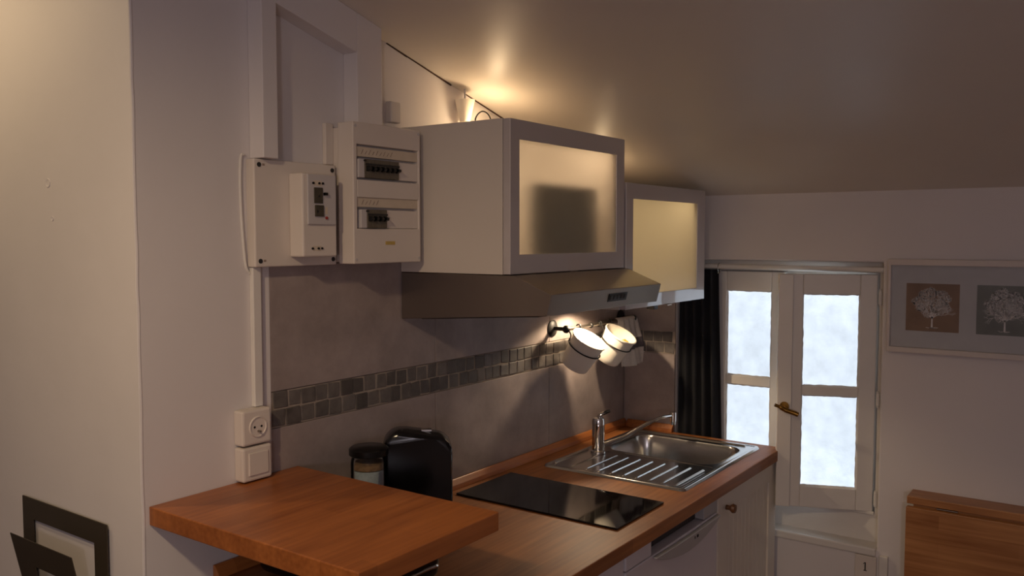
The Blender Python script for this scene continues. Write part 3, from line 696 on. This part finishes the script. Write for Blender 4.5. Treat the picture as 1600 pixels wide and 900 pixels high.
p2_ = thing('fuse_box', (1.63, 0, 1.59), 'tall white fuse box with two rows of black breakers beside the cabinet', 'fuse box')
FB = -.097
obj('base_plate', B(1.489, 1.5145, -.013, -.0005, 1.8385, 1.941), 'plastic', p2_, .002)
obj('back_box', B(1.515, 1.735, -.0425, -.0005, 1.60, 1.930), 'plastic', p2_)
cv = obj('cover', slab_hole((1.500, 1.745, 1.5925, 1.940), (1.513, 1.737, 1.680, 1.886), lambda a, b, t: (a, t, b), FB, -.0435), 'plastic', p2_, .0025)
obj('centre_bar', B(1.5135, 1.7365, FB, -.0745, 1.757, 1.800), 'plastic', cv, .001)
obj('backing', B(1.513, 1.737, -.079, -.0742, 1.680, 1.886), 'plasticgrey', cv)
for z0, z1, nb, lz in ((1.805, 1.851, 7, 1.857), (1.681, 1.727, 4, 1.733)):
    obj('label_strip', B(1.514, 1.7365, FB + .004, -.079, lz, lz + .024), 'paper', cv, .0005)
    for k in range(9 if nb == 7 else 5):
        x = 1.530 + k * .013
        obj('scribble', prism(BM(), [(x, lz + .006), (x + .0015, lz + .006), (x + .0085, lz + .018 - .003 * (k % 2)), (x + .007, lz + .018 - .003 * (k % 2))], FB + .0034, FB + .004, 'y'), 'ink', cv)
    for k in range(nb):
        x = (1.536 if nb == 7 else 1.543) + k * .0175
        b = obj('breaker', B(x, x + .0172, FB - .004, -.079, z0, z1), 'breaker', cv, .001)
        obj('toggle', prism(BM(), [(-FB * 0 + FB - .004, z0 + .030), (FB - .016, z0 + .026), (FB - .016, z0 + .020), (FB - .004, z0 + .016)], x + .004, x + .0135, 'x'), 'black', b, .001)
        if k == 0:
            bar = obj('breaker', B(x - .020, x - .0005, FB - .003, -.079, z0, z1), 'plasticgrey', cv, .001)
            obj('test_button', B(x - .004, x + .004, FB - .006, FB - .003, z1 - .006, z1 - .002), 'black', cv)
    xe = (1.536 if nb == 7 else 1.543) + nb * .0175
    obj('bus_bar', B((1.538 if nb == 7 else 1.545), xe, FB - .006, FB - .004, z0 + .031, z0 + .036), 'black', cv)
    obj('blanking_plate', B(xe + .0015, 1.7365, FB + .003, -.079, z0, z1), 'plastic', cv, .0006)
obj('sticker', B(1.610, 1.645, FB - .0006, FB, 1.639, 1.648), 'yellow', p2_)['label'] = 'yellow warning sticker'
for x in (1.508, 1.738):
    for z in (1.603, 1.930): obj('screw', cyl(BM(), (x, FB - .001, z), (x, FB + .001, z), .004, n=12), 'plasticgrey', p2_)

tk = tag(obj('cable_trunking', B(1.263, 1.286, -.014, -.0003, 1.2675, 1.5895), 'trimwhite', None, .002, False, (1.275, 0, 1.27)), 'narrow white cable trunking running from the electrical box down to the socket', 'trunking')
cb = tag(obj('cable', tube(BM(), smooth_path([(1.252, -.004, 1.845), (1.243, -.004, 1.838), (1.240, -.004, 1.78), (1.242, -.004, 1.70), (1.250, -.004, 1.60), (1.262, -.004, 1.575)], 6), .0032, 8), 'trimwhite', None, 0, True, (1.24, 0, 1.7)), 'thin white painted cable along the left side of the electrical box', 'cable')
jb = tag(obj('junction_box', B(1.714, 1.752, -.022, -.0005, 1.966, 2.022), 'plasticgrey', None, .003, False, (1.733, 0, 1.966)), 'small square junction box on the wall behind the cabinet', 'junction box')

sk = thing('wall_socket', (1.25, 0, 1.19), 'white wall socket with a round inset above the blank switch', 'socket')
sm = B(1.212, 1.292, -.034, -.0005, 1.186, 1.2665)
obj('housing', sm, 'plastic', sk, .005)
rm = Matrix.Translation((1.2535, -.034, 1.2265)) @ Matrix.Rotation(R_(90), 4, 'X')
soc = obj('socket_face', lathe(BM(), [(.001, .0008), (.0205, .0008), (.0215, .0030), (.0235, .0030), (.0245, .0), (.001, -.0005)], rm, 32), 'plastic', sk, smooth=True)
for (dx, dz) in ((-.0095, .0), (.0095, .0)):
    obj('pin_hole', cyl(BM(), (1.2535 + dx, -.0352, 1.2265 + dz), (1.2535 + dx, -.0345, 1.2265 + dz), .0028, n=12), 'black', soc)
obj('earth_pin', cyl(BM(), (1.2535, -.044, 1.2265 - .010), (1.2535, -.0345, 1.2265 - .010), .0024, n=12), 'steel', soc)
bs = thing('wall_switch', (1.25, 0, 1.11), 'blank white wall switch directly below the socket', 'switch')
obj('housing', B(1.212, 1.292, -.034, -.0005, 1.1035, 1.1815), 'plastic', bs, .005)
obj('rocker', B(1.226, 1.280, -.0375, -.0335, 1.117, 1.169), 'plastic', bs, .0015)

# ================================================================== LEFT WALL RACK
rk = thing('magazine_rack', (.98, .31, .70), 'dark bronze sheet metal magazine rack on the left wall', 'rack')
fm = lambda a, b, t: (t, a, b)
obj('back_plate', slab_hole((.125, .497, .66, 1.042), (.178, .447, .76, .992), fm, .978, .981), 'rack', rk, .0008)
def fp(a, b, t):
    k = (b - .70) / .28
    return (.975 - .058 * k + t, a, b)
obj('front_plate', slab_hole((.158, .428, .70, .982), (.245, .345, .83, .916), fp, 0, .0025), 'rack', rk, .0008)
obj('bottom_plate', B(.945, .978, .158, .428, .697, .700), 'rack', rk)
for y in (.20, .40): obj('spacer', cyl(BM(), (.981, y, .70), (.9868, y, .70), .006, n=12), 'rack', rk)

# ================================================================== RIGHT: PICTURE, TABLE, PLATES
pf = thing('picture_frame', (XW - .01, -1.33, 1.28), 'long white picture frame with pale tree prints right of the window', 'picture')
obj('frame', slab_hole((-1.676, -.994, 1.279, 1.586), (-1.668, -1.003, 1.296, 1.566), fm, 3.054, XW - .0005), 'frame', pf, .0015)
obj('mount', B(3.076, 3.080, -1.668, -1.003, 1.296, 1.566), 'mat', pf)
def tree_mesh(yc, z0, h, dens, shape):
    """flat print of a leafless tree: tapered branches and a crown of tiny dabs"""
    bm = BM(); X = 3.0745
    def quad(p, q, w0, w1):
        d = Vector((q[0] - p[0], q[1] - p[1])); L = d.length or 1; nrm = Vector((-d.y, d.x)) / L
        pts = [(p[0] + nrm.x * w0, p[1] + nrm.y * w0), (q[0] + nrm.x * w1, q[1] + nrm.y * w1), (q[0] - nrm.x * w1, q[1] - nrm.y * w1), (p[0] - nrm.x * w0, p[1] - nrm.y * w0)]
        bm.faces.new([bm.verts.new((X, a, b)) for a, b in pts])
    def br(p, ang, L, w, d):
        q = (p[0] + L * math.sin(ang), p[1] + L * math.cos(ang)); quad(p, q, w, w * .7)
        if d == 0: return
        for k in range(3 if d > 2 else 2):
            br(q, ang + random.uniform(-.75, .75), L * random.uniform(.66, .86), w * .62, d - 1)
    br((yc, z0), 0, h * .26, .0028, 0)
    for k in range(7): br((yc, z0 + h * .24), -.95 + 1.9 * k / 6, h * .155, .0013, 4)
    for k in range(9): quad((yc + random.uniform(-.016, .016), z0 - .001 + random.uniform(0, .002)), (yc + random.uniform(-.02, .02), z0 + random.uniform(0, .004)), .0006, .0004)
    cz = z0 + h * .62
    for _ in range(dens):
        t = random.uniform(0, 2 * math.pi); r = random.random() ** .4 * (1 + .08 * math.sin(5 * t) + .06 * math.sin(9 * t + 1))
        a = yc + r * shape[0] * math.sin(t); b = cz + r * shape[1] * math.cos(t)
        s_ = random.uniform(.0009, .0023); u = random.uniform(0, 3)
        bm.faces.new([bm.verts.new((X + .0001, a + s_ * math.cos(u + k * 1.57), b + s_ * math.sin(u + k * 1.57))) for k in range(4)])
    return bm
for yc, m, (sh) in ((-1.127, 'printbrown', (.056, .046)), (-1.334, 'printgreen', (.052, .050)), (-1.541, 'printbrown', (.056, .046))):
    pr = obj('print', B(3.0748, 3.076, yc - .079, yc + .079, 1.351, 1.507), m, pf)
    pr['label'] = {'printbrown': 'pale tree on a brown ground', 'printgreen': 'pale tree on a grey green ground'}[m]
    obj('tree_image', tree_mesh(yc, 1.362, .135, 1500, sh), 'treeink', pr)
obj('glass', B(3.066, 3.068, -1.668, -1.003, 1.296, 1.566), 'pane', pf)

tb = thing('drop_leaf_table', (3.05, -1.4, .55), 'light wood drop-leaf table folded flat on the wall below the picture', 'table')
obj('shelf', B(2.992, XW - .0005, -1.80, -1.082, .796, .820), 'birch', tb, .002)
obj('leaf', B(2.978, 3.000, -1.80, -1.082, .25, .788), 'birch', tb, .002)
obj('apron', B(3.004, 3.02, -1.78, -1.10, .70, .7955), 'birch', tb)
for y in (-1.2, -1.66): obj('hinge', cyl(BM(), (2.996, y - .03, .792), (2.996, y + .03, .792), .0032, n=10), 'steel', tb)
obj('bracket', B(3.02, XW - .0005, -1.46, -1.42, .30, .7955), 'birch', tb)

sp_ = thing('light_switch', (XW, -.94, .50), 'white plate marked with a black numeral below the window', 'switch')
PX = 3.078
obj('plate', B(PX, XW - .0004, -.975, -.905, .475, .564), 'plastic', sp_, .002)
bm = BM(); box(bm, PX - .0006, PX, -.9415, -.9375, .512, .541); box(bm, PX - .0006, PX, -.9450, -.9340, .511, .5135)
prism(bm, [(-.9375, .541), (-.9375, .5375), (-.9325, .5335), (-.9325, .5355)], PX - .0006, PX, 'x')
obj('numeral', bm, 'blackink', sp_)
tag(obj('cable_cover', B(3.074, XW - .0004, -1.012, -.984, .02, .574), 'trimwhite', None, .002, False, (3.08, -1.0, .02)), 'white vertical cable cover just right of the marked plate', 'trunking')
